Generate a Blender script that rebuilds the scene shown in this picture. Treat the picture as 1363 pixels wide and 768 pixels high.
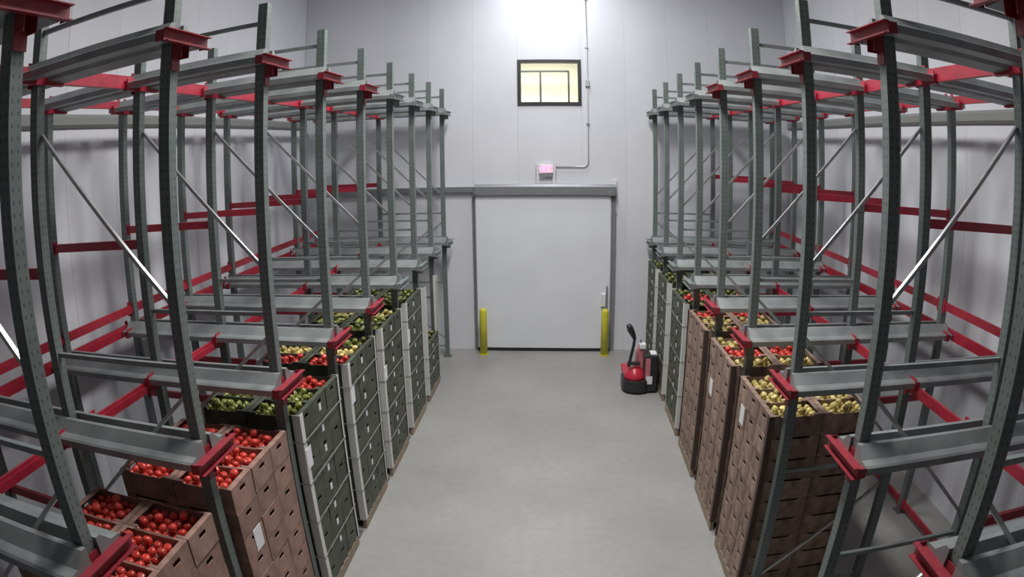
import bpy, bmesh, math, random
from mathutils import Vector, Matrix, Euler

for o in list(bpy.data.objects):
    bpy.data.objects.remove(o)
S = bpy.context.scene
C = S.collection
PI = math.pi
rnd = random.Random(7)

# ------------------------------------------------------------------ camera
CAM_H = 4.5645
cd = bpy.data.cameras.new('camera')
cam = bpy.data.objects.new('camera', cd)
C.objects.link(cam)
cd.type = 'PANO'                                   # the wide action-camera lens of the photograph
cd.sensor_width = 36.0
cd.sensor_height = 36.0 * 768 / 1363
cd.sensor_fit = 'HORIZONTAL'
cd.clip_start = 0.02
cd.panorama_type = 'FISHEYE_LENS_POLYNOMIAL'
cd.fisheye_fov = math.radians(160)
cd.fisheye_polynomial_k0 = 0.0
cd.fisheye_polynomial_k1 = -0.04404359946
cd.fisheye_polynomial_k2 = 0.00023630669
cd.fisheye_polynomial_k3 = -3.859464660e-05
cd.fisheye_polynomial_k4 = 9.476401736e-07
F, R_, U = (-0.06916, 0.97581, -0.20739), (0.9976, 0.0685, -0.01036), (-0.0041, 0.20761, 0.9782)
cam.matrix_world = Matrix(((R_[0], U[0], -F[0], 0), (R_[1], U[1], -F[1], 0), (R_[2], U[2], -F[2], CAM_H), (0, 0, 0, 1)))
S.camera = cam

# ------------------------------------------------------------------ world, lights, exposure
w = bpy.data.worlds.new('world')
S.world = w
w.use_nodes = True
w.node_tree.nodes['Background'].inputs[0].default_value = (0.6, 0.65, 0.75, 1)
w.node_tree.nodes['Background'].inputs[1].default_value = 0.02
S.view_settings.view_transform = 'Standard'
S.view_settings.look = 'None'
S.view_settings.gamma = 1.0
S.view_settings.use_curve_mapping = False
S.view_settings.exposure = 0.0

ZC = 9.6                                           # ceiling height


def area_light(name, loc, sx, sy, power, col=(1.0, 0.98, 0.96), rot=(0, 0, 0), spread=180):
    l = bpy.data.lights.new(name, 'AREA')
    l.shape = 'RECTANGLE'
    l.size, l.size_y = sx, sy
    l.energy = power
    l.color = col
    l.spread = math.radians(spread)
    o = bpy.data.objects.new(name, l)
    o.location = loc
    o.rotation_euler = rot
    C.objects.link(o)
    return o


area_light('ceiling_lamp', (-0.15, 5.6, ZC - 0.35), 1.0, 2.4, 340, spread=140)
area_light('ceiling_lamp', (-0.15, 9.8, ZC - 0.35), 1.0, 2.4, 420)
area_light('ceiling_lamp', (-0.12, 13.35, ZC - 0.35), 0.5, 0.7, 95, col=(0.93, 0.97, 1.0))



# ------------------------------------------------------------------ materials
def mat(name, col, rough=0.6, metal=0.0, noise=0.0, nscale=6.0, bump=0.0, bscale=60.0, spec=0.5, per_object=0.0, second=None):
    m = bpy.data.materials.new(name)
    m.use_nodes = True
    nt = m.node_tree
    b = nt.nodes['Principled BSDF']
    b.inputs['Base Color'].default_value = (*col, 1)
    b.inputs['Roughness'].default_value = rough
    b.inputs['Metallic'].default_value = metal
    b.inputs['Specular IOR Level'].default_value = spec
    tc = nt.nodes.new('ShaderNodeTexCoord')
    src = None
    if noise or second:
        n = nt.nodes.new('ShaderNodeTexNoise')
        n.inputs['Scale'].default_value = nscale
        n.inputs['Detail'].default_value = 5
        nt.links.new(tc.outputs['Object'], n.inputs['Vector'])
        mx = nt.nodes.new('ShaderNodeMix')
        mx.data_type = 'RGBA'
        d = second if second else tuple(c * (1 - noise) for c in col)
        u = col if second else tuple(min(1, c * (1 + noise)) for c in col)
        mx.inputs['A'].default_value = (*d, 1)
        mx.inputs['B'].default_value = (*u, 1)
        rp = nt.nodes.new('ShaderNodeMapRange')
        rp.inputs['From Min'].default_value = 0.3
        rp.inputs['From Max'].default_value = 0.7
        nt.links.new(n.outputs['Fac'], rp.inputs['Value'])
        nt.links.new(rp.outputs['Result'], mx.inputs['Factor'])
        src = mx.outputs['Result']
    if per_object:
        oi = nt.nodes.new('ShaderNodeObjectInfo')
        mr = nt.nodes.new('ShaderNodeMapRange')
        mr.inputs['To Min'].default_value = 1 - per_object
        mr.inputs['To Max'].default_value = 1 + per_object
        nt.links.new(oi.outputs['Random'], mr.inputs['Value'])
        hs = nt.nodes.new('ShaderNodeHueSaturation')
        nt.links.new(mr.outputs['Result'], hs.inputs['Value'])
        if src:
            nt.links.new(src, hs.inputs['Color'])
        else:
            hs.inputs['Color'].default_value = (*col, 1)
        src = hs.outputs['Color']
    if src:
        nt.links.new(src, b.inputs['Base Color'])
    if bump:
        n2 = nt.nodes.new('ShaderNodeTexNoise')
        n2.inputs['Scale'].default_value = bscale
        n2.inputs['Detail'].default_value = 4
        nt.links.new(tc.outputs['Object'], n2.inputs['Vector'])
        bp = nt.nodes.new('ShaderNodeBump')
        bp.inputs['Strength'].default_value = bump
        bp.inputs['Distance'].default_value = 0.01
        nt.links.new(n2.outputs['Fac'], bp.inputs['Height'])
        nt.links.new(bp.outputs['Normal'], b.inputs['Normal'])
    return m


def emit(name, col, strength):
    m = bpy.data.materials.new(name)
    m.use_nodes = True
    b = m.node_tree.nodes['Principled BSDF']
    b.inputs['Base Color'].default_value = (*col, 1)
    b.inputs['Emission Color'].default_value = (*col, 1)
    b.inputs['Emission Strength'].default_value = strength
    return m


def post_material():
    """grey-green paint with rows of dark punched slots down the faces"""
    m = mat('post_paint', (0.185, 0.215, 0.210), 0.45, 0.1, second=(0.13, 0.165, 0.150), nscale=3.0, bump=0.05)
    nt = m.node_tree
    b = nt.nodes['Principled BSDF']
    base = b.inputs['Base Color'].links[0].from_socket
    tc = nt.nodes.new('ShaderNodeTexCoord')
    sp = nt.nodes.new('ShaderNodeSeparateXYZ')
    nt.links.new(tc.outputs['Object'], sp.inputs[0])

    def mth(op, a, bb=None):
        n = nt.nodes.new('ShaderNodeMath')
        n.operation = op
        for i, v in enumerate((a, bb)):
            if v is None:
                continue
            if isinstance(v, (int, float)):
                n.inputs[i].default_value = v
            else:
                nt.links.new(v, n.inputs[i])
        return n.outputs[0]
    z = mth('FRACT', mth('DIVIDE', sp.outputs['Z'], 0.06))
    zin = mth('LESS_THAN', mth('ABSOLUTE', mth('SUBTRACT', z, 0.5)), 0.16)
    xin = mth('LESS_THAN', mth('ABSOLUTE', mth('SUBTRACT', mth('ABSOLUTE', sp.outputs['X']), 0.022)), 0.0045)
    yin = mth('LESS_THAN', mth('ABSOLUTE', mth('SUBTRACT', mth('ABSOLUTE', sp.outputs['Y']), 0.022)), 0.0045)
    ge = nt.nodes.new('ShaderNodeNewGeometry')
    mask = mth('MULTIPLY', zin, mth('MAXIMUM', xin, yin))
    mx = nt.nodes.new('ShaderNodeMix')
    mx.data_type = 'RGBA'
    nt.links.new(mask, mx.inputs['Factor'])
    nt.links.new(base, mx.inputs['A'])
    mx.inputs['B'].default_value = (0.05, 0.06, 0.06, 1)
    nt.links.new(mx.outputs['Result'], b.inputs['Base Color'])
    return m


def floor_material():
    m = mat('sealed_concrete', (0.325, 0.32, 0.31), 0.42, second=(0.255, 0.255, 0.248), nscale=0.55, bump=0.04, bscale=25)
    nt = m.node_tree
    b = nt.nodes['Principled BSDF']
    base = b.inputs['Base Color'].links[0].from_socket
    tc = nt.nodes.new('ShaderNodeTexCoord')
    n = nt.nodes.new('ShaderNodeTexNoise')
    n.inputs['Scale'].default_value = 9
    n.inputs['Detail'].default_value = 8
    nt.links.new(tc.outputs['Object'], n.inputs['Vector'])
    mr = nt.nodes.new('ShaderNodeMapRange')
    mr.inputs['To Min'].default_value = 0.86
    mr.inputs['To Max'].default_value = 1.1
    nt.links.new(n.outputs['Fac'], mr.inputs['Value'])
    mx = nt.nodes.new('ShaderNodeVectorMath')
    mx.operation = 'SCALE'
    nt.links.new(base, mx.inputs[0])
    nt.links.new(mr.outputs['Result'], mx.inputs['Scale'])
    nt.links.new(mx.outputs[0], b.inputs['Base Color'])
    return m


M = dict(
    post=post_material(),
    rail=mat('rail_galvanized', (0.27, 0.295, 0.295), 0.45, 0.3, noise=0.18, nscale=4),
    brace=mat('brace_zinc', (0.52, 0.54, 0.54), 0.32, 0.75, noise=0.15, nscale=9),
    strut=mat('strut_grey', (0.26, 0.29, 0.29), 0.45, 0.4, noise=0.15, nscale=9),
    red=mat('red_beam_paint', (0.38, 0.022, 0.045), 0.4, noise=0.15, nscale=7),
    red_end=mat('red_bracket_paint', (0.27, 0.02, 0.035), 0.5, noise=0.2, nscale=9),
    plate=mat('foot_plate_steel', (0.16, 0.17, 0.17), 0.5, 0.5),
    wall=mat('insulated_panel_white', (0.69, 0.705, 0.75), 0.45, noise=0.05, nscale=0.7, bump=0.02, bscale=8, per_object=0.015),
    backing=mat('panel_joint_sealant', (0.42, 0.42, 0.44), 0.8),
    ceil=mat('ceiling_white', (0.66, 0.66, 0.67), 0.6),
    floor=floor_material(),
    door=mat('door_skin_white', (0.75, 0.775, 0.82), 0.35, noise=0.03, nscale=1.5),
    gasket=mat('black_rubber', (0.015, 0.015, 0.017), 0.7),
    track=mat('track_aluminium', (0.27, 0.28, 0.30), 0.45, 0.5, noise=0.08),
    jamb=mat('jamb_grey', (0.22, 0.225, 0.245), 0.5),
    wallrail=mat('wall_rail_grey', (0.22, 0.235, 0.225), 0.55),
    yellow=mat('bollard_yellow', (0.60, 0.56, 0.05), 0.45, noise=0.1, nscale=8),
    white=mat('white_plastic', (0.75, 0.75, 0.75), 0.4),
    black=mat('black_plastic', (0.02, 0.02, 0.022), 0.45, noise=0.2),
    winframe=mat('window_frame_dark', (0.03, 0.032, 0.036), 0.45),
    conduit=mat('conduit_grey', (0.50, 0.51, 0.53), 0.4, 0.4),
    cream=mat('cream_wall', (0.82, 0.80, 0.68), 0.7, noise=0.03),
    kraft=mat('kraft_board', (0.34, 0.235, 0.185), 0.8, second=(0.155, 0.10, 0.075), nscale=9, per_object=0.16),
    tomato_carton=mat('tomato_board', (0.35, 0.215, 0.17), 0.8, second=(0.20, 0.115, 0.09), nscale=8, per_object=0.14),
    green_carton=mat('green_waxed_board', (0.075, 0.086, 0.058), 0.6, second=(0.036, 0.044, 0.032), nscale=7, per_object=0.22),
    inside=mat('board_inside', (0.38, 0.24, 0.14), 0.85),
    corner_white=mat('corner_board_white', (0.62, 0.62, 0.59), 0.7),
    corner_brown=mat('corner_board_brown', (0.075, 0.045, 0.035), 0.8),
    strap=mat('strap_white', (0.36, 0.37, 0.34), 0.5),
    paper=mat('label_paper', (0.75, 0.76, 0.78), 0.7),
    wood=mat('pallet_wood', (0.34, 0.27, 0.20), 0.8, second=(0.25, 0.195, 0.14), nscale=7, per_object=0.12),
    tomato=mat('tomato_skin', (0.60, 0.055, 0.04), 0.22, noise=0.25, nscale=15, per_object=0.25),
    pale=mat('yellow_fruit_skin', (0.66, 0.55, 0.22), 0.35, second=(0.50, 0.40, 0.12), nscale=18, per_object=0.25),
    green=mat('green_pepper_skin', (0.25, 0.26, 0.06), 0.25, second=(0.13, 0.16, 0.035), nscale=14, per_object=0.35),
    jackred=mat('truck_red', (0.50, 0.025, 0.05), 0.3),
    jackpink=mat('truck_faded_red', (0.52, 0.17, 0.19), 0.4),
    jackblack=mat('truck_black', (0.022, 0.022, 0.024), 0.4, noise=0.2),
    steel=mat('steel', (0.45, 0.46, 0.47), 0.35, 0.8),
    exit_pink=emit('exit_panel_pink', (1.0, 0.55, 0.68), 0.55),
    exit_red=emit('exit_letters_red', (1.0, 0.12, 0.22), 4.0),
)
gl = bpy.data.materials.new('window_glass')
gl.use_nodes = True
gb = gl.node_tree.nodes['Principled BSDF']
gb.inputs['Base Color'].default_value = (0.95, 0.98, 0.97, 1)
gb.inputs['Roughness'].default_value = 0.02
gb.inputs['Transmission Weight'].default_value = 1.0
gb.inputs['IOR'].default_value = 1.45
M['glass'] = gl


# ------------------------------------------------------------------ mesh helpers
class MB:
    def __init__(self):
        self.v, self.f = [], []

    def add(self, vs, fs):
        n = len(self.v)
        self.v += [tuple(p) for p in vs]
        self.f += [tuple(i + n for i in q) for q in fs]
        return self

    def box(self, x0, x1, y0, y1, z0, z1):
        vs = [(x, y, z) for z in (z0, z1) for y in (y0, y1) for x in (x0, x1)]
        return self.add(vs, [(0, 2, 3, 1), (4, 5, 7, 6), (0, 1, 5, 4), (2, 6, 7, 3), (0, 4, 6, 2), (1, 3, 7, 5)])

    def prism(self, prof, axis, t0, t1):
        """extrude a closed 2D profile along an axis; profile axes are the other two in x, y, z order"""
        n = len(prof)
        ar = sum(prof[i][0] * prof[(i + 1) % n][1] - prof[(i + 1) % n][0] * prof[i][1] for i in range(n))
        if (ar > 0) == (axis == 'y'):
            prof = list(reversed(prof))
        def p3(p, t):
            return {'x': (t, p[0], p[1]), 'y': (p[0], t, p[1]), 'z': (p[0], p[1], t)}[axis]
        vs = [p3(p, t0) for p in prof] + [p3(p, t1) for p in prof]
        fs = [tuple(reversed(range(n))), tuple(range(n, 2 * n))]
        fs += [(i, (i + 1) % n, n + (i + 1) % n, n + i) for i in range(n)]
        return self.add(vs, fs)

    def bar(self, a, b, wa, wb, up=(0, 0, 1)):
        """rectangular bar from a to b"""
        a, b = Vector(a), Vector(b)
        d = (b - a).normalized()
        s = d.cross(Vector(up))
        if s.length < 1e-4:
            s = d.cross(Vector((0, 1, 0)))
        s.normalize()
        u = s.cross(d)
        vs = []
        for p in (a, b):
            for (i, j) in ((-1, -1), (1, -1), (1, 1), (-1, 1)):
                vs.append(p + s * (i * wa / 2) + u * (j * wb / 2))
        return self.add(vs, [(3, 2, 1, 0), (4, 5, 6, 7), (0, 1, 5, 4), (1, 2, 6, 5), (2, 3, 7, 6), (3, 0, 4, 7)])

    def tube(self, pts, r, n=10, caps=True):
        pts = [Vector(p) for p in pts]
        rs = r if isinstance(r, (list, tuple)) else [r] * len(pts)
        base = len(self.v)
        prev = None
        for i, p in enumerate(pts):
            if i == 0:
                d = pts[1] - pts[0]
            elif i == len(pts) - 1:
                d = pts[-1] - pts[-2]
            else:
                d = (pts[i + 1] - p).normalized() + (p - pts[i - 1]).normalized()
            d.normalize()
            if prev is None:
                s = d.cross(Vector((0, 0, 1)))
                if s.length < 1e-3:
                    s = d.cross(Vector((0, 1, 0)))
            else:
                s = prev - d * prev.dot(d)
            s.normalize()
            prev = s
            u = s.cross(d)
            for k in range(n):
                a = 2 * PI * k / n
                self.v.append(tuple(p + s * (rs[i] * math.cos(a)) + u * (rs[i] * math.sin(a))))
        for i in range(len(pts) - 1):
            for k in range(n):
                a, b = base + i * n + k, base + i * n + (k + 1) % n
                self.f.append((a, a + n, b + n, b))
        if caps:
            self.f.append(tuple(base + k for k in range(n)))
            self.f.append(tuple(base + (len(pts) - 1) * n + k for k in reversed(range(n))))
        return self

    def mesh(self, name, m, smooth=False):
        me = bpy.data.meshes.new(name)
        me.from_pydata(self.v, [], self.f)
        bm = bmesh.new()
        bm.from_mesh(me)
        bmesh.ops.recalc_face_normals(bm, faces=bm.faces)
        bm.to_mesh(me)
        bm.free()
        me.materials.append(m)
        if smooth:
            for p in me.polygons:
                p.use_smooth = True
        return me

    def build(self, name, m, parent=None, loc=(0, 0, 0), smooth=False, bevel=0.0):
        o = put(name, self.mesh(name, m, smooth), parent, loc)
        if bevel:
            md = o.modifiers.new('bevel', 'BEVEL')
            md.width = bevel
            md.segments = 2
            md.limit_method = 'ANGLE'
        return o


def put(name, me, parent=None, loc=(0, 0, 0), rot=(0, 0, 0)):
    o = bpy.data.objects.new(name, me)
    C.objects.link(o)
    o.location = loc
    o.rotation_euler = rot
    if parent:
        o.parent = parent
    return o


def thing(name, label, cat, loc=(0, 0, 0), group=None):
    o = bpy.data.objects.new(name, None)
    C.objects.link(o)
    o.location = loc
    return tag(o, label, cat, group)


def tag(o, label, cat, group=None):
    o['label'] = label
    o['category'] = cat
    if group:
        o['group'] = group
    return o


def struct(o):
    o['kind'] = 'structure'
    return o


# ------------------------------------------------------------------ layout (metres; camera stands at x=0, y=0)
XW = (-6.0, 5.6)                                   # side walls
YB, YF = 14.62, -9.0                               # back wall, wall behind the camera
PITCH = 1.5
SIDE = {
    'L': dict(s=-1, A=2.48, B=3.92, Cc=5.38, y0=14.02, front=2.36),
    'R': dict(s=1, A=2.157, B=3.48, Cc=4.95, y0=14.127, front=2.0),
}
ZRAIL, ZTOP, ZPOST = 2.656, 5.49, 6.016
NF = 10

# ------------------------------------------------------------------ room shell
fl = MB().box(XW[0] - 0.3, XW[1] + 0.3, YF - 0.3, YB + 0.3, -0.2, 0).build('floor', M['floor'])
struct(fl)
struct(MB().box(XW[0] - 0.3, XW[1] + 0.3, YF - 0.3, YB + 0.3, ZC, ZC + 0.2).build('ceiling', M['ceil']))

PW = 1.15


def side_wall(name, x, sgn):
    wl = struct(MB().box(min(x + sgn * 0.02, x + sgn * 0.2), max(x + sgn * 0.02, x + sgn * 0.2), YF - 0.2, YB + 0.2, 0, ZC).build(name, M['backing']))
    y = YF
    me = None
    while y < YB - 0.01:
        y1 = min(y + PW, YB)
        if me is None or y1 - y < PW - 0.01:
            me = MB().prism([(0.0, 0.002), (0.008, -0.0), (y1 - y - 0.012, 0.0), (y1 - y - 0.004, 0.002), (y1 - y - 0.004, 0.03), (0.0, 0.03)], 'z', 0.0, ZC).mesh('panel', M['wall'])
        # profile (along wall, depth) turned onto the wall
        o = put('panel', me, wl)
        o.location = (x, y if sgn < 0 else y1, 0)
        o.rotation_euler = (0, 0, PI / 2 if sgn < 0 else -PI / 2)
        y = y1
    return wl


side_wall('wall_left', XW[0], -1)
side_wall('wall_right', XW[1], 1)
struct(MB().box(XW[0] - 0.2, XW[1] + 0.2, YF - 0.2, YF, 0, ZC).build('wall_front', M['wall']))

# back wall: panels round a window opening
WX0, WX1, WZ0, WZ1 = -0.865, 0.565, 5.64, 6.715
wb = MB()
for (x0, x1, z0, z1) in ((XW[0] - 0.2, WX0, 0, ZC), (WX1, XW[1] + 0.2, 0, ZC), (WX0, WX1, 0, WZ0), (WX0, WX1, WZ1, ZC)):
    wb.box(x0, x1, YB + 0.02, YB + 0.2, z0, z1)
wb = struct(wb.build('wall_back', M['backing']))
xs = [XW[0]]
while xs[-1] - 0.0 > WX0 - 10 and xs[-1] < WX0 - 0.01:
    xs.append(min(xs[-1] + 1.03, WX0) if WX0 - xs[-1] > 1.2 else WX0)
xs += [WX1]
while xs[-1] < XW[1] - 0.01:
    xs.append(xs[-1] + 1.0 if XW[1] - xs[-1] > 1.2 else XW[1])
for x0, x1 in zip(xs[:-1], xs[1:]):
    spans = ((0, WZ0), (WZ1, ZC)) if abs(x0 - WX0) < 1e-6 else ((0, ZC),)
    for z0, z1 in spans:
        MB().prism([(x0 + 0.001, 0.0), (x1 - 0.001, 0.0), (x1 - 0.001, 0.03), (x0 + 0.001, 0.03)], 'z', z0, z1).build('panel', M['wall'], wb, (0, YB, 0))

# grey rail that runs along both side walls
for n, (x, sg) in enumerate(((XW[0], 1), (XW[1], -1))):
    t = MB()
    p = [(x, 5.32), (x + sg * 0.03, 5.32), (x + sg * 0.06, 5.36), (x + sg * 0.06, 5.46), (x + sg * 0.03, 5.5), (x, 5.5)]
    t.prism(p, 'y', YF, YB)
    struct(t.build('trim_%d' % (n + 1), M['wallrail']))

# window into a lit room behind the wall
win = struct(bpy.data.objects.new('window_1', None))
C.objects.link(win)
f = MB()
fw = 0.075
for (x0, x1, z0, z1) in ((WX0, WX1, WZ0, WZ0 + fw), (WX0, WX1, WZ1 - fw, WZ1), (WX0, WX0 + fw, WZ0 + fw, WZ1 - fw), (WX1 - fw, WX1, WZ0 + fw, WZ1 - fw)):
    f.box(x0, x1, YB - 0.03, YB + 0.14, z0, z1)
f.build('window_frame', M['winframe'], win)
MB().box(WX0 + fw, WX1 - fw, YB + 0.05, YB + 0.06, WZ0 + fw, WZ1 - fw).build('pane', M['glass'], win)
# the room behind the glass: walls, floor and a dark-framed partition
RX0, RX1, RY1, RZ0, RZ1 = -3.0, 2.4, 18.4, 4.4, 7.4
rm = MB()
rm.box(RX0, RX1, RY1, RY1 + 0.1, RZ0, RZ1).box(RX0 - 0.1, RX0, YB + 0.2, RY1, RZ0, RZ1).box(RX1, RX1 + 0.1, YB + 0.2, RY1, RZ0, RZ1)
struct(rm.build('wall_office', M['cream']))
struct(MB().box(RX0, RX1, YB + 0.2, RY1, RZ0 - 0.1, RZ0).build('floor_office', M['cream']))
struct(MB().box(RX0, RX1, YB + 0.2, RY1, RZ1, RZ1 + 0.1).build('ceiling_office', M['ceil']))
par = thing('office_partition', 'dark framed doorway and side light in the lit room behind the window', 'partition', (0, 17.6, RZ0))
g = MB()
g.box(-1.35, 0.36, -0.02, 0.02, 2.39, 2.44)
g.build('head_rail', M['winframe'], par)
for x in (-0.42, 0.34):
    MB().box(x - 0.026, x + 0.026, -0.02, 0.02, 0.0, 2.40).build('mullion', M['winframe'], par)
MB().box(-1.35, -1.31, -0.02, 0.02, 0.0, 2.40).build('mullion', M['winframe'], par)
area_light('office_lamp', (-0.4, 16.4, RZ1 - 0.05), 1.6, 1.0, 150, (1.0, 0.98, 0.92))

# ------------------------------------------------------------------ sliding door, track
DX0, DX1, DZ = -1.86, 1.235, 3.60
door = struct(MB().box(DX0 + 0.03, DX1 - 0.03, YB - 0.13, YB - 0.03, 0.07, DZ).build('door_1', M['door'], bevel=0.012))
MB().box(DX0 + 0.02, DX1 - 0.02, YB - 0.135, YB - 0.04, 0.008, 0.07).build('bottom_gasket', M['gasket'], door)
MB().box(DX0, DX0 + 0.03, YB - 0.12, YB - 0.03, 0.02, DZ).build('edge_gasket', M['jamb'], door)
MB().box(DX1 - 0.03, DX1, YB - 0.12, YB - 0.03, 0.02, DZ).build('edge_gasket', M['jamb'], door)
h = MB().box(1.0, 1.11, YB - 0.20, YB - 0.13, 1.08, 1.38)
h.build('pull_handle', M['white'], door, bevel=0.015)
MB().box(1.115, 1.15, YB - 0.19, YB - 0.13, 1.05, 1.55).build('handle_plate', M['jamb'], door)
tr = MB().prism([(YB - 0.21, 3.62), (YB - 0.21, 3.80), (YB - 0.16, 3.855), (YB, 3.855), (YB, 3.60), (YB - 0.17, 3.60)], 'x', DX0 + 0.02, DX1 + 0.07)
trk = struct(tr.build('trim_3', M['track']))
MB().box(-5.1, DX0 + 0.02, YB - 0.13, YB, 3.69, 3.80).build('track_extension', M['track'], trk)
MB().box(DX0 + 0.0, DX0 + 0.12, YB - 0.22, YB - 0.2, 3.64, 3.70).build('end_bracket', M['steel'], trk)
MB().box(DX1 - 0.09, DX1 + 0.05, YB - 0.23, YB - 0.2, 3.61, 3.70).build('end_bracket', M['steel'], trk)
jb = struct(MB().box(DX1 + 0.005, DX1 + 0.075, YB - 0.10, YB, 0, 3.6).build('trim_4', M['jamb']))
MB().box(DX1 + 0.02, DX1 + 0.10, YB - 0.06, YB - 0.0, 3.2, 3.95).build('jamb_cap', M['white'], jb)
struct(MB().box(DX0 - 0.05, DX0 - 0.003, YB - 0.05, YB, 0, 3.58).build('trim_5', M['jamb']))

# ------------------------------------------------------------------ bollards
def bollard(x, y, label):
    t = thing('bollard', label, 'bollard', (x, y, 0), 'bollards at the door')
    zs = [0.0, 1.02, 1.06, 1.085, 1.09]
    rs = [0.085, 0.085, 0.07, 0.04, 0.004]
    MB().tube([(0, 0, z) for z in zs], rs, 20).build('sleeve', M['yellow'], t, smooth=True)
    MB().tube([(0, 0, 0), (0, 0, 0.02)], 0.105, 20).build('base_ring', M['yellow'], t)


bollard(-1.67, 14.2, 'yellow bollard at the door edge below the long door track')
bollard(1.085, 14.2, 'yellow bollard at the door edge beside the pallet truck')

# ------------------------------------------------------------------ exit sign, conduit
ex = thing('exit_sign', 'white emergency exit sign with glowing red letters in wire guard', 'exit sign', (-0.245, YB, 4.0))
MB().box(-0.155, 0.155, -0.09, 0, 0.10, 0.29).build('housing', M['white'], ex, bevel=0.01)
MB().box(-0.145, 0.145, -0.085, 0, 0.02, 0.10).build('battery_box', M['jamb'], ex)
MB().box(-0.145, 0.145, -0.0915, -0.0905, 0.11, 0.28).build('legend_panel', M['exit_pink'], ex)
lt = MB()
def letter_bars(x, bars):
    for (a, b, c, d) in bars:
        lt.box(x + a, x + b, -0.094, -0.091, 0.125 + c, 0.125 + d)
H_, W_, T_ = 0.13, 0.05, 0.014
letter_bars(-0.125, [(0, T_, 0, H_), (T_, W_, 0, T_), (T_, W_, H_ - T_, H_), (T_, W_ - 0.01, H_ / 2 - T_ / 2, H_ / 2 + T_ / 2)])
for (p, q) in (((-0.055, 0.125), (0.0, 0.255)), ((0.0, 0.125), (-0.055, 0.255))):
    lt.bar((p[0], -0.0925, p[1]), (q[0], -0.0925, q[1]), 0.003, T_ * 1.1, up=(0, 1, 0)) if False else lt.add(
        [(p[0] - 0.008, -0.094, p[1]), (p[0] + 0.008, -0.094, p[1]), (q[0] + 0.008, -0.094, q[1]), (q[0] - 0.008, -0.094, q[1]),
         (p[0] - 0.008, -0.091, p[1]), (p[0] + 0.008, -0.091, p[1]), (q[0] + 0.008, -0.091, q[1]), (q[0] - 0.008, -0.091, q[1])],
        [(0, 1, 2, 3), (7, 6, 5, 4), (0, 4, 5, 1), (1, 5, 6, 2), (2, 6, 7, 3), (3, 7, 4, 0)])
letter_bars(0.022, [(0, T_, 0, H_)])
letter_bars(0.058, [(0, 0.064, H_ - T_, H_), (0.025, 0.025 + T_, 0, H_ - T_)])
lt.build('lettering', M['exit_red'], ex)
wg = MB()
for x in (-0.22, -0.11, 0.0, 0.11, 0.22):
    wg.tube([(x, 0, 0.0), (x, -0.13, 0.0), (x, -0.13, 0.30), (x, 0, 0.30)], 0.004, 6)
for z in (0.0, 0.1, 0.2, 0.30):
    wg.tube([(-0.22, 0, z), (-0.22, -0.13, z), (0.22, -0.13, z), (0.22, 0, z)], 0.004, 6)
wg.build('wire_guard', M['conduit'], ex)

cn = thing('conduit', 'thin grey electrical conduit running down the wall to the exit sign', 'conduit', (0, YB - 0.002, 0))
pts = [(0.70, -0.03, ZC - 0.01), (0.70, -0.03, 4.36)]
for k in range(1, 7):
    a = k / 6 * PI / 2
    pts.append((0.70 - 0.12 * (1 - math.cos(a)), -0.03, 4.36 - 0.12 * math.sin(a)))
pts.append((-0.02, -0.03, 4.24))
MB().tube(pts, 0.0135, 10).build('pipe', M['conduit'], cn, smooth=True)
MB().box(0.655, 0.745, -0.07, 0, 6.08, 6.24).build('junction_box', M['conduit'], cn, bevel=0.006)
for z in (8.2, 7.0, 5.2):
    MB().box(0.665, 0.735, -0.048, 0, z, z + 0.03).build('pipe_strap', M['steel'], cn)


# ------------------------------------------------------------------ racks
def post_mesh(h):
    """open C-section column, 90 mm, wall 6 mm, mouth away from the viewer"""
    a, t = 0.046, 0.006
    prof = [(-a, -a), (a, -a), (a, a), (a - 0.03, a), (a - 0.03, a - t), (a - t, a - t), (a - t, -a + t), (-a + t, -a + t), (-a + t, a - t), (-a + 0.03, a - t), (-a + 0.03, a), (-a, a)]
    return MB().prism(prof, 'z', 0.012, h).mesh('post', M['post'])


def rail_mesh(sgn, length):
    """pallet rail along +x: load shelf, outer lip and sloped guide; sgn = side of the frame (y) it sits on"""
    pr = [(-0.275, -0.065), (-0.275, -0.012), (-0.255, 0.0), (-0.180, 0.008), (-0.095, 0.085), (-0.055, 0.085), (-0.055, -0.03), (-0.075, -0.05), (-0.255, -0.065)]
    pr = [(y * -sgn, z) for y, z in pr]
    return MB().prism(pr, 'x', 0.0, length).mesh('pallet_rail', M['rail'])


def arm_mesh():
    """red channel bracket under a pair of rails, web facing the aisle"""
    return MB().box(-0.006, 0.006, -0.285, 0.285, -0.085, 0.03).box(0.006, 0.05, -0.285, 0.285, -0.085, -0.076).box(0.006, 0.05, -0.285, -0.277, -0.085, 0.0).box(0.006, 0.05, 0.277, 0.285, -0.085, 0.0)


def beam_mesh(length, hh=0.10, d=0.05):
    """red box-step cross beam along +y with end plates"""
    b = MB().prism([(-d / 2, -hh / 2), (d / 2, -hh / 2), (d / 2, hh / 2 - 0.03), (d / 2 - 0.02, hh / 2 - 0.03), (d / 2 - 0.02, hh / 2), (-d / 2, hh / 2)], 'y', 0.0, length)
    b.box(-d / 2 - 0.012, -d / 2, -0.0, 0.05, -hh / 2 - 0.04, hh / 2 + 0.04).box(-d / 2 - 0.012, -d / 2, length - 0.05, length, -hh / 2 - 0.04, hh / 2 + 0.04)
    return b.mesh('cross_beam', M['red'])


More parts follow.
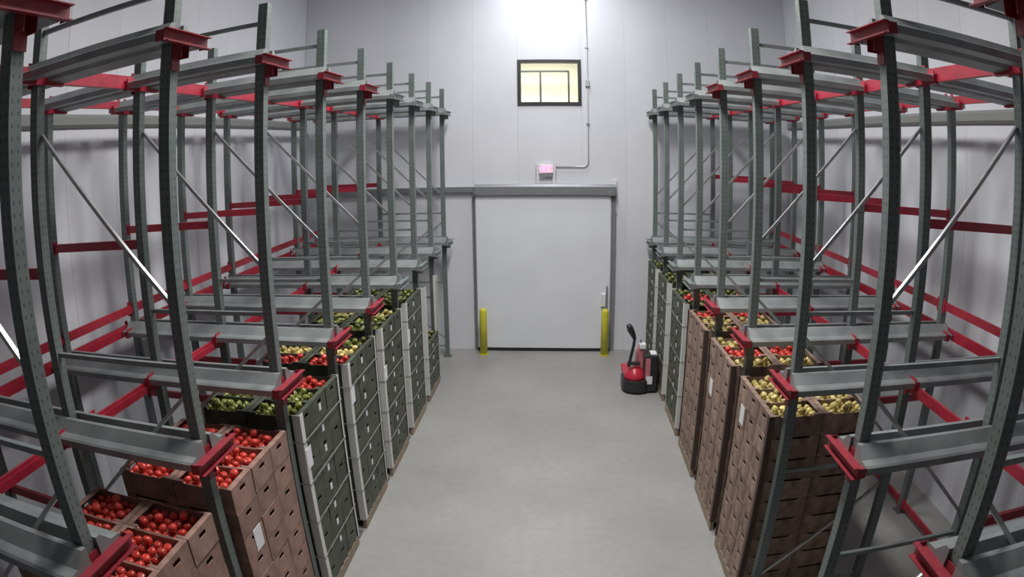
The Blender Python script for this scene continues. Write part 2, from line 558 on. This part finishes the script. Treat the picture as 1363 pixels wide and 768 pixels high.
ME_POST = post_mesh(ZPOST)
ME_POST_C = post_mesh(ZTOP - 0.02)
ME_FOOT = MB().box(-0.09, 0.09, -0.09, 0.09, 0, 0.012).mesh('foot_plate', M['plate'])
MB_END = (MB().box(0.024, 0.03, -0.285, 0.285, -0.075, 0.0).box(-0.012, 0.03, -0.285, 0.285, 0.0, 0.007).box(-0.012, 0.03, -0.285, 0.285, -0.082, -0.075)
          .box(0.03, 0.095, -0.27, 0.27, -0.030, -0.024)
          .box(0.03, 0.095, -0.285, -0.279, -0.075, 0.0).box(0.03, 0.095, 0.279, 0.285, -0.075, 0.0)
          .box(0.107, 0.113, -0.05, 0.05, -0.24, 0.02).box(0.03, 0.107, -0.05, -0.044, -0.16, -0.030).box(0.03, 0.107, 0.044, 0.05, -0.16, -0.030))
ME_END = MB_END.mesh('end_bracket', M['red_end'])
ME_END_GREY = MB_END.mesh('end_bracket', M['strut'])
ME_ARM = arm_mesh().mesh('rail_arm', M['red'])
LB = PITCH - 0.092
ME_BEAM = beam_mesh(LB)
ME_BEAM_BIG = beam_mesh(LB, 0.13, 0.06)
ME_CAP = MB().prism([(-0.085, -0.06), (-0.085, 0.05), (-0.045, 0.10), (0.045, 0.10), (0.085, 0.05), (0.085, -0.06)], 'x', -0.012, 0.0).mesh('cap', M['red'])


def rack(key):
    d = SIDE[key]
    s, A, B, Cc, y0 = d['s'], d['A'], d['B'], d['Cc'], d['y0']
    lab = {'L': 'grey-green two-level pallet rack with red beams holding tomatoes and green cartons',
           'R': 'grey-green two-level pallet rack with red beams behind the pallet truck'}[key]
    root = thing('pallet_rack', lab, 'pallet rack', (0, 0, 0), 'pallet racks along the aisle')
    braces = {}
    rail_len = (Cc + 0.04) - (A - 0.07)
    me_rail = {sg: rail_mesh(sg, rail_len) for sg in (-1, 1)}
    xa, xb = A + 0.046, B - 0.046
    xs0, xs1 = sorted((s * (B + 0.046), s * (Cc - 0.046)))
    me_sp = MB().box(xs0, xs1, -0.022, 0.022, -0.045, 0.045).box(xs0, xs0 + 0.006, -0.04, 0.04, -0.07, 0.07).box(xs1 - 0.006, xs1, -0.04, 0.04, -0.07, 0.07).mesh('row_spacer', M['red'])

    def bar_mesh(name, z0, z1, wd, mt):
        k = (z0, z1)
        if k not in braces:
            if z0 == z1:
                braces[k] = MB().prism([(-0.018, z0 - 0.018), (0.018, z0 - 0.018), (0.018, z0 + 0.018), (-0.018, z0 + 0.018)], 'x', *sorted((s * xa, s * xb))).mesh(name, mt)
            else:
                braces[k] = MB().bar((s * xa, 0.02, z0), (s * xb, 0.02, z1), wd, 0.03, up=(0, 1, 0)).mesh(name, mt)
        return braces[k]
    for i in range(NF):
        y = y0 - PITCH * i
        fr = bpy.data.objects.new('upright_frame', None)
        C.objects.link(fr)
        fr.parent = root
        fr.location = (0, y, 0)
        for x in (A, B):
            put('post', ME_POST, fr, (s * x, 0, 0))
            put('foot_plate', ME_FOOT, fr, (s * x, 0, 0))
        for z in (0.25, 1.72, 3.26, 5.835):
            put('strut', bar_mesh('strut', z, z, 0, M['strut']), fr)
        for (za, zb) in ((3.68, 5.0), (3.05, 1.92), (0.43, 1.43)):
            put('brace', bar_mesh('brace', za, zb, 0.03, M['brace']), fr)
        # rear post with its own foot
        put('rear_post', ME_POST_C, root, (s * Cc, y, 0))
        put('foot_plate', ME_FOOT, root, (s * Cc, y, 0))
        for z in (ZRAIL, ZTOP):
            e = put('end_bracket', ME_END if i > 3 else ME_END_GREY, root, (s * (A - 0.165), y, z))
            e.rotation_euler = (0, 0, 0 if s > 0 else PI)
            for x in (B - 0.058, Cc - 0.058):
                a = put('rail_arm', ME_ARM, root, (s * x, y, z))
                a.rotation_euler = (0, 0, 0 if s > 0 else PI)
            for sg in (-1, 1):
                xx = s * (A - 0.07) if s > 0 else s * (A - 0.07) - rail_len
                put('pallet_rail', me_rail[sg], root, (xx, y, z))
        for z in (3.92 if key == 'L' else 4.11, 1.75):
            put('row_spacer', me_sp, root, (0, y, z))
        if i < NF - 1:
            yb = y - PITCH + 0.046
            put('cross_beam', ME_BEAM, root, (s * B, yb, ZRAIL - 0.105))
            put('cross_beam', ME_BEAM_BIG, root, (s * B, yb, ZTOP - 0.0))
            put('cross_beam', ME_BEAM_BIG, root, (s * (Cc + 0.085), yb, ZRAIL - 0.02))
            put('cross_beam', ME_BEAM, root, (s * Cc, yb, 2.90 if key == 'L' else 2.97))
            put('cross_beam', ME_BEAM, root, (s * Cc, yb, ZTOP + 0.04))
            put('cross_beam', ME_BEAM, root, (s * Cc, yb, 0.14))
    return root


rack('L')
rack('R')

# ------------------------------------------------------------------ pallets, cartons, produce
CW, CL, CH = 0.383, 0.585, 0.232                   # carton: width along the aisle, length away from it, height
PX, PY, PZ = 0.595, 0.389, 0.2345                  # carton pitch
PAL = 0.14


def carton_mesh(m, tray):
    t = 0.008
    x0, x1, y0, y1 = -CL / 2, CL / 2, -CW / 2, CW / 2
    b = MB()
    for xa, xb in ((x0, x0 + t), (x1 - t, x1)):      # ends with a hand hole
        b.box(xa, xb, y0, y1, 0, 0.145)
        b.box(xa, xb, y0, -0.05, 0.145, 0.185).box(xa, xb, 0.05, y1, 0.145, 0.185)
        b.box(xa, xb, y0, y1, 0.185, CH)
    for ya, yb in ((y0, y0 + t), (y1 - t, y1)):      # long sides dip between the ends
        b.prism([(x0 + t, 0), (x1 - t, 0), (x1 - t, CH), (x1 - 0.10, CH), (x1 - 0.12, 0.214), (x0 + 0.12, 0.214), (x0 + 0.10, CH), (x0 + t, CH)], 'y', ya, yb)
    b.box(x0 + t, x1 - t, y0 + t, y1 - t, 0, 0.008)
    b.box(x0 + t, x0 + 0.05, y0 + t, y1 - t, CH - 0.006, CH).box(x1 - 0.05, x1 - t, y0 + t, y1 - t, CH - 0.006, CH)
    if tray:
        b.box(x0 + t, x1 - t, y0 + t, y1 - t, 0.122, 0.13)
        for xa, xb in ((x0 + 0.05, x0 + 0.11), (x1 - 0.11, x1 - 0.05)):
            b.box(xa, xb, y0 + t, y0 + 0.03, CH - 0.006, CH).box(xa, xb, y1 - 0.03, y1 - t, CH - 0.006, CH)
    return b.mesh('carton', m)


def fruit_mesh(kind):
    bm = bmesh.new()
    bmesh.ops.create_uvsphere(bm, u_segments=14, v_segments=9, radius=1.0)
    for v in bm.verts:
        a = math.atan2(v.co.y, v.co.x)
        r = math.hypot(v.co.x, v.co.y)
        if kind == 'tomato':
            k = 1 + 0.03 * math.cos(5 * a)
            v.co.x *= k
            v.co.y *= k
            v.co.z *= 0.82
            if v.co.z > 0.6:
                v.co.z -= 0.22 * max(0, 1 - r / 0.5)
            v.co *= 0.040
        else:                                        # blocky bell pepper: lobes, flat shoulders, narrower tip
            k = (1 + 0.10 * math.cos(4 * a)) * (0.88 + 0.16 * v.co.z)
            v.co.x *= k
            v.co.y *= k
            v.co.z *= 1.12
            if v.co.z > 0.7:
                v.co.z -= 0.35 * max(0, 1 - r / 0.6)
            v.co *= 0.0385
    me = bpy.data.meshes.new(kind)
    bm.to_mesh(me)
    bm.free()
    me.materials.append(M[{'tomato': 'tomato', 'yellow_pepper': 'pale', 'green_pepper': 'green'}[kind]])
    for p in me.polygons:
        p.use_smooth = True
    return me


FR = {k: fruit_mesh(k) for k in ('tomato', 'yellow_pepper', 'green_pepper')}
ME_CARTON = {(k, t): carton_mesh(M[m], t) for k, m in (('tomato', 'tomato_carton'), ('brown', 'kraft'), ('green', 'green_carton')) for t in (0, 1)}
ME_LABEL = MB().box(-0.003, 0, -0.028, 0.028, -0.035, 0.035).mesh('label', M['paper'])
ME_TAG = MB().box(-0.004, 0, -0.075, 0.075, -0.105, 0.105).mesh('shipping_label', M['paper'])
DEPTH = 1.19
ME_DECK = MB().box(0, DEPTH, 0, 0.115, 0, 0.018).mesh('deck_board', M['wood'])
ME_STRINGER = MB().box(0, 0.045, 0, 1.165, 0.018, 0.122).mesh('stringer', M['wood'])
ORD = ['first', 'second', 'third', 'fourth', 'fifth', 'sixth', 'seventh', 'eighth', 'topmost']
COL = ['near-end', 'middle', 'door-end']
cartons = []
rest = {'tomato': [], 'yellow_pepper': [], 'green_pepper': []}


def fill(kind, cx, cy, z, s, carton_label, dist):
    """produce lying on the tray of a top carton: a level bed and a few on top"""
    nx, ny = 6, 4
    co = [v.co.copy() for v in FR[kind].vertices]
    spots = [((ix - 2.5) * 0.0915, (iy - 1.5) * 0.089, 0) for ix in range(nx) for iy in range(ny)]
    up = [(ix, iy) for ix in range(nx - 1) for iy in range(ny - 1)]
    rnd.shuffle(up)
    kept = []
    for (ix, iy) in up:
        if all(abs(ix - a) + abs(iy - b) > 1 for a, b in kept):
            kept.append((ix, iy))
    spots += [((ix - 2) * 0.0915, (iy - 1) * 0.089, 1) for ix, iy in kept[:4]]
    for (x, y, lv) in spots:
        rot = (rnd.uniform(-0.6, 0.6), rnd.uniform(-0.6, 0.6), rnd.uniform(0, 6.28))
        if kind != 'tomato':
            rot = (rnd.uniform(1.2, 1.9), rnd.uniform(-0.4, 0.4), rnd.uniform(0, 6.28))
        rm = Euler(rot).to_matrix()
        low = min((rm @ v).z for v in co)
        zz = z + 0.1305 - low + (0.061 if lv else 0.0)
        rest[kind].append((dist, cx + x, cy + y, zz, rot, carton_label))


def stack(key, lane, tiers, kind, nick, fruits, yoff=0.12, corner=None, straps=0, nearface=False, xo=0.0, tag_at=None):
    """one loaded pallet: lane = index of the frame on its near side"""
    d = SIDE[key]
    s = d['s']
    yn = d['y0'] - PITCH * lane + yoff               # near edge
    xf = d['front'] + xo                             # |x| of the aisle face
    col = {'tomato': 'brown', 'brown': 'kraft', 'green': 'green'}[kind]
    pal = thing('pallet', 'wooden pallet under the ' + nick, 'pallet', (s * xf if s > 0 else s * (xf + DEPTH), yn, 0), 'wooden pallets under cartons')
    for k in range(7):
        put('deck_board', ME_DECK, pal, (0, k * 0.175, 0.122))
    for k in range(5):
        put('deck_board', ME_DECK, pal, (0, k * 0.2625, 0.0))
    for k in range(3):
        put('stringer', ME_STRINGER, pal, (k * 0.5725, 0, 0))
    for t in range(tiers):
        for r in range(2):
            for c in range(3):
                z = PAL + t * PZ
                jx, jy = rnd.uniform(-0.004, 0.004), rnd.uniform(-0.002, 0.002)
                x = s * (xf + CL / 2 + r * PX + 0.004) + jx
                y = yn + CW / 2 + c * PY + jy + 0.002
                top = t == tiers - 1
                tn = 'topmost' if top else ORD[t]
                seen = r == 0 or top or (c == 0 and nearface)
                cartons.append((0 if seen else 1, math.hypot(x, y), kind, top, (x, y, z), s, 
                                f"{col} carton, {tn} tier, {'aisle' if r == 0 else 'wall'} row, {COL[c]} column, {nick}", nick,
                                kind == 'green' and r == 0 and c == 1 and t >= 1, bool(tag_at) and r == 0 and (c, t) == tag_at))
                if top:
                    fk = fruits[c]
                    fill(fk, x, y, z, s, f"top carton, {'aisle' if r == 0 else 'wall'} row, {COL[c]} column, {nick}", math.hypot(x, y))
    htop = PAL + tiers * PZ
    wy = 2 * PY + CW + 0.004
    if corner:
        ch = corner[1]
        mt = M['corner_white'] if corner[0] == 'white' else M['corner_brown']
        lg, th = (0.085, 0.006) if corner[0] == 'white' else (0.06, 0.006)
        for (cx, cy, nm) in ((0, 0, 'near-end aisle'), (0, 1, 'door-end aisle'), (1, 0, 'near-end wall-side')):
            sx = 1 if cx == 0 else -1
            sy = 1 if cy == 0 else -1
            X = (-th - 0.006) if cx == 0 else (DEPTH + th + 0.004)
            Y = (-th - 0.006) if cy == 0 else (wy + th + 0.004)
            b = MB()
            l2 = lg * (0.4 if cy == 1 else 1)
            prof = [(X, Y), (X + sx * lg, Y), (X + sx * lg, Y + sy * th), (X + sx * th, Y + sy * th), (X + sx * th, Y + sy * l2), (X, Y + sy * l2)]
            prof = [(s * p[0], p[1]) for p in prof]
            b.prism(prof, 'z', 0, ch - PAL)
            o = b.build('corner_board', mt, None, (s * xf, yn, PAL))
            tag(o, f"{corner[0]} corner board on the {nm} corner of the {nick}", 'corner board', 'corner boards')
            if corner[0] == 'white' and cx == 0 and cy == 0 and len(corner) > 2:
                q = MB()
                q.box(*sorted((s * (X - 0.004), s * X)), Y + 0.02, Y + 0.16, corner[2] - PAL - 0.11, corner[2] - PAL + 0.11)
                q.build('label_sheet', M['paper'], o)
    if straps:
        for k in range(straps):
            z = PAL + (k + 1) * (htop - PAL) / (straps + 0.6)
            e = 0.018
            b = MB()
            xa, xb, ya, yb, hz, th = -e, DEPTH + e, -e, wy + e, 0.006, 0.0025
            for (p, q, u, v) in ((xa - th, xa, ya - th, yb + th), (xb, xb + th, ya - th, yb + th)):
                b.box(*sorted((s * p, s * q)), u, v, z - hz, z + hz)
            for (u, v) in ((ya - th, ya), (yb, yb + th)):
                b.box(*sorted((s * xa, s * xb)), u, v, z - hz, z + hz)
            o = b.build('strap', M['strap'], None, (s * xf, yn, 0))
            tag(o, f"{ORD[k]} pale strap up from the floor round the {nick}", 'strap', 'pallet straps')


T, Y_, G = 'tomato', 'yellow_pepper', 'green_pepper'
stack('L', 8, 9, 'tomato', 'tomato stack away from the door', (T, T, T), yoff=0.10)
stack('L', 7, 9, 'tomato', 'tomato stack closer to the door', (T, T, T), nearface=True, yoff=0.12, tag_at=(0, 6))
stack('L', 6, 9, 'green', 'green stack next to the tomatoes', (G, G, T), nearface=True, corner=('white', 2.26, 1.78), straps=4)
stack('L', 5, 9, 'green', 'second green stack from the tomatoes', (T, Y_, G), corner=('white', 2.26, 1.86), straps=4, yoff=0.16)
stack('L', 4, 9, 'green', 'third green stack from the tomatoes', (G, G, Y_), corner=('white', 2.26, 1.6), straps=4, yoff=0.16)
stack('L', 3, 9, 'green', 'fourth green stack from the tomatoes', (G, G, G), corner=('white', 2.26, 1.7), straps=4, yoff=0.16)
stack('L', 2, 4, 'green', 'low green stack near the door', (G, G, G), corner=('white', 2.2), straps=2, yoff=0.16)
stack('R', 6, 9, 'brown', 'kraft stack beside the empty bays', (Y_, Y_, Y_), nearface=True, corner=('brown', 2.25), tag_at=(2, 7))
stack('R', 5, 9, 'brown', 'middle kraft stack', (Y_, T, Y_), corner=('brown', 2.25), tag_at=(2, 6))
stack('R', 4, 9, 'brown', 'kraft stack beside the green cartons', (Y_, Y_, T), corner=('brown', 2.25))
stack('R', 3, 9, 'green', 'green stack beside the kraft cartons', (G, T, G), corner=('white', 2.26), straps=3, yoff=0.11)
stack('R', 2, 9, 'green', 'green stack behind the pallet truck', (G, G, G), corner=('white', 2.26), straps=3, yoff=0.2)
stack('R', 1, 9, 'green', 'green stack beside the door wall', (G, G, G), corner=('white', 2.26), straps=3, yoff=0.14)

cartons.sort(key=lambda q: q[:2])
for (hid, dist, kind, top, loc, s, lab, nick, lbl, tg) in cartons[:300]:
    o = put('carton', ME_CARTON[(kind, 1 if top else 0)], None, loc, (0, 0, 0 if s > 0 else PI))
    tag(o, lab, 'carton', 'cartons of the ' + nick)
    if lbl:
        put('label', ME_LABEL, o, (-CL / 2 - 0.0005, 0.0, 0.1))
    if tg:
        put('shipping_label', ME_TAG, o, (-CL / 2 - 0.0005, -0.06, 0.11))
left_over = {}
bulk, slot = MB(), []
KM = ['tomato', 'brown', 'green', 'label']
for (hid, dist, kind, top, loc, s, lab, nick, lbl, tg) in cartons[300:]:
    src = ME_CARTON[(kind, 1 if top else 0)]
    bulk.add([(loc[0] + s * v.co.x, loc[1] + s * v.co.y, loc[2] + v.co.z) for v in src.vertices], [tuple(q.vertices) for q in src.polygons])
    slot += [KM.index(kind)] * len(src.polygons)
    if lbl:
        n0 = len(bulk.f)
        xq = loc[0] - s * (CL / 2 + 0.0005)
        bulk.box(*sorted((xq, xq - s * 0.003)), loc[1] - 0.028, loc[1] + 0.028, loc[2] + 0.065, loc[2] + 0.135)
        slot += [3] * (len(bulk.f) - n0)
me = bpy.data.meshes.new('carton_rest')
me.from_pydata(bulk.v, [], bulk.f)
for k in ('tomato_carton', 'kraft', 'green_carton', 'paper'):
    me.materials.append(M[k])
me.polygons.foreach_set('material_index', slot)
o = tag(put('carton_stock', me), 'lower and inner cartons of the farther stacks close to the door', 'carton')
o['kind'] = 'stuff'

NAMES = {'tomato': ('tomato', 'red tomato', 'tomato'), 'yellow_pepper': ('yellow_pepper', 'pale yellow pepper', 'pepper'), 'green_pepper': ('green_pepper', 'green pepper', 'pepper')}
for kind, lst in rest.items():
    lst.sort(key=lambda q: q[0])
    nm, ds, cat = NAMES[kind]
    for (dist, x, y, z, rot, cl) in lst[:300]:
        o = put(nm, FR[kind], None, (x, y, z), rot)
        o.scale = (rnd.uniform(0.96, 1.0),) * 3
        tag(o, f"{ds} in {cl}", cat, f"{ds}{'es' if ds[-1] == 'o' else 's'} in {cl}")
    if lst[300:]:
        src = FR[kind]
        vs = [v.co.copy() for v in src.vertices]
        fs = [tuple(p.vertices) for p in src.polygons]
        b = MB()
        for (dist, x, y, z, rot, cl) in lst[300:]:
            mw = Matrix.Translation((x, y, z)) @ Euler(rot).to_matrix().to_4x4()
            b.add([mw @ v for v in vs], fs)
        me = bpy.data.meshes.new(nm)
        me.from_pydata(b.v, [], b.f)
        me.materials.append(src.materials[0])
        for p in me.polygons:
            p.use_smooth = True
        o = put(nm + '_bed', me)
        tag(o, f"bed of small {ds}{'es' if ds[-1] == 'o' else 's'} filling the top cartons close to the door", cat)
        o['kind'] = 'stuff'

# ------------------------------------------------------------------ pallet truck
pt = thing('pallet_truck', 'red and black electric pallet truck with raised tiller by the green stack', 'pallet truck', (1.63, 11.95, 0))
pt.rotation_euler = (0, 0, 0)
b = MB()                                             # rounded black skirt
n = 14
prof = []
for k in range(n + 1):
    a = PI + PI * k / n
    prof.append((-0.06 + 0.29 * math.cos(a), -0.02 + 0.27 * math.sin(a)))
prof += [(0.27, -0.22), (0.31, -0.16), (0.31, 0.24), (-0.35, 0.24)]
b.prism(prof, 'z', 0.035, 0.27)
b.build('skirt', M['jackblack'], pt, bevel=0.02)
b = MB()                                             # sloped red motor cover
sec = [(0.25, 0.22, 0.27), (0.23, 0.20, 0.34), (0.17, 0.15, 0.44), (0.11, 0.09, 0.49), (0.09, 0.07, 0.50)]
rings = []
for (rx, ry, z) in sec:
    rings.append([(-0.10 + rx * math.cos(2 * PI * k / 20) * 0.9, -0.03 + ry * math.sin(2 * PI * k / 20), z) for k in range(20)])
vs = [p for r in rings for p in r]
fs = [(i * 20 + k, i * 20 + (k + 1) % 20, (i + 1) * 20 + (k + 1) % 20, (i + 1) * 20 + k) for i in range(len(sec) - 1) for k in range(20)]
fs += [tuple(reversed(range(20))), tuple(range((len(sec) - 1) * 20, len(sec) * 20))]
b.add(vs, fs)
b.build('motor_cover', M['jackred'], pt, smooth=True)
MB().box(0.05, 0.325, -0.215, 0.22, 0.04, 0.77).build('battery_box', M['jackblack'], pt, bevel=0.025)
MB().box(0.075, 0.17, -0.221, -0.216, 0.30, 0.72).build('side_stripe', M['jackpink'], pt)
o = MB().box(0.10, 0.22, -0.229, -0.222, 0.20, 0.36).build('label', M['paper'], pt)
MB().box(0.18, 0.30, -0.15, 0.1, 0.76, 0.785).build('battery_lid', M['white'], pt)
MB().prism([(-0.12, 0.30), (0.08, 0.30), (0.08, 0.90), (-0.02, 0.93), (-0.08, 0.78)], 'y', 0.02, 0.14).build('mast_panel', M['jackpink'], pt, bevel=0.015)
MB().box(-0.03, 0.10, -0.02, 0.13, 0.84, 0.95).build('mast_cap', M['white'], pt, bevel=0.02)
MB().tube([(-0.0, 0.06, 0.9), (-0.0, 0.06, 1.02)], 0.02, 10).build('lift_ram', M['steel'], pt)
til = MB().tube([(-0.24, -0.10, 0.52), (-0.21, -0.10, 0.70), (-0.16, -0.10, 0.95), (-0.145, -0.10, 1.10)], 0.03, 12).build('tiller_arm', M['jackblack'], pt, smooth=True)
MB().box(-0.27, -0.02, -0.14, -0.06, 0.56, 0.62).build('tiller_pivot', M['jackblack'], pt, bevel=0.01)
MB().tube([(-0.145, -0.10, 1.08), (-0.19, -0.12, 1.18), (-0.25, -0.14, 1.30), (-0.28, -0.15, 1.37)], [0.035, 0.055, 0.065, 0.045], 12).build('tiller_head', M['jackblack'], pt, smooth=True)
for sx in (-1, 1):
    MB().tube([(-0.25, -0.14, 1.31), (-0.25 + sx * 0.05, -0.14 + sx * 0.08, 1.30), (-0.22 + sx * 0.05, -0.13 + sx * 0.1, 1.24)], 0.016, 8).build('grip', M['jackblack'], pt, smooth=True)
for sx in (-0.17, 0.17):
    MB().box(sx - 0.08, sx + 0.08, 0.24, 1.35, 0.06, 0.11).build('fork', M['jackred'], pt, bevel=0.01)
for x in (-0.26, 0.24):
    MB().tube([(x - 0.03, 0.0, 0.055), (x + 0.03, 0.0, 0.055)], 0.055, 14).build('wheel', M['gasket'], pt)
for sx in (-0.17, 0.17):
    MB().tube([(sx - 0.04, 1.2, 0.04), (sx + 0.04, 1.2, 0.04)], 0.04, 12).build('load_wheel', M['gasket'], pt)
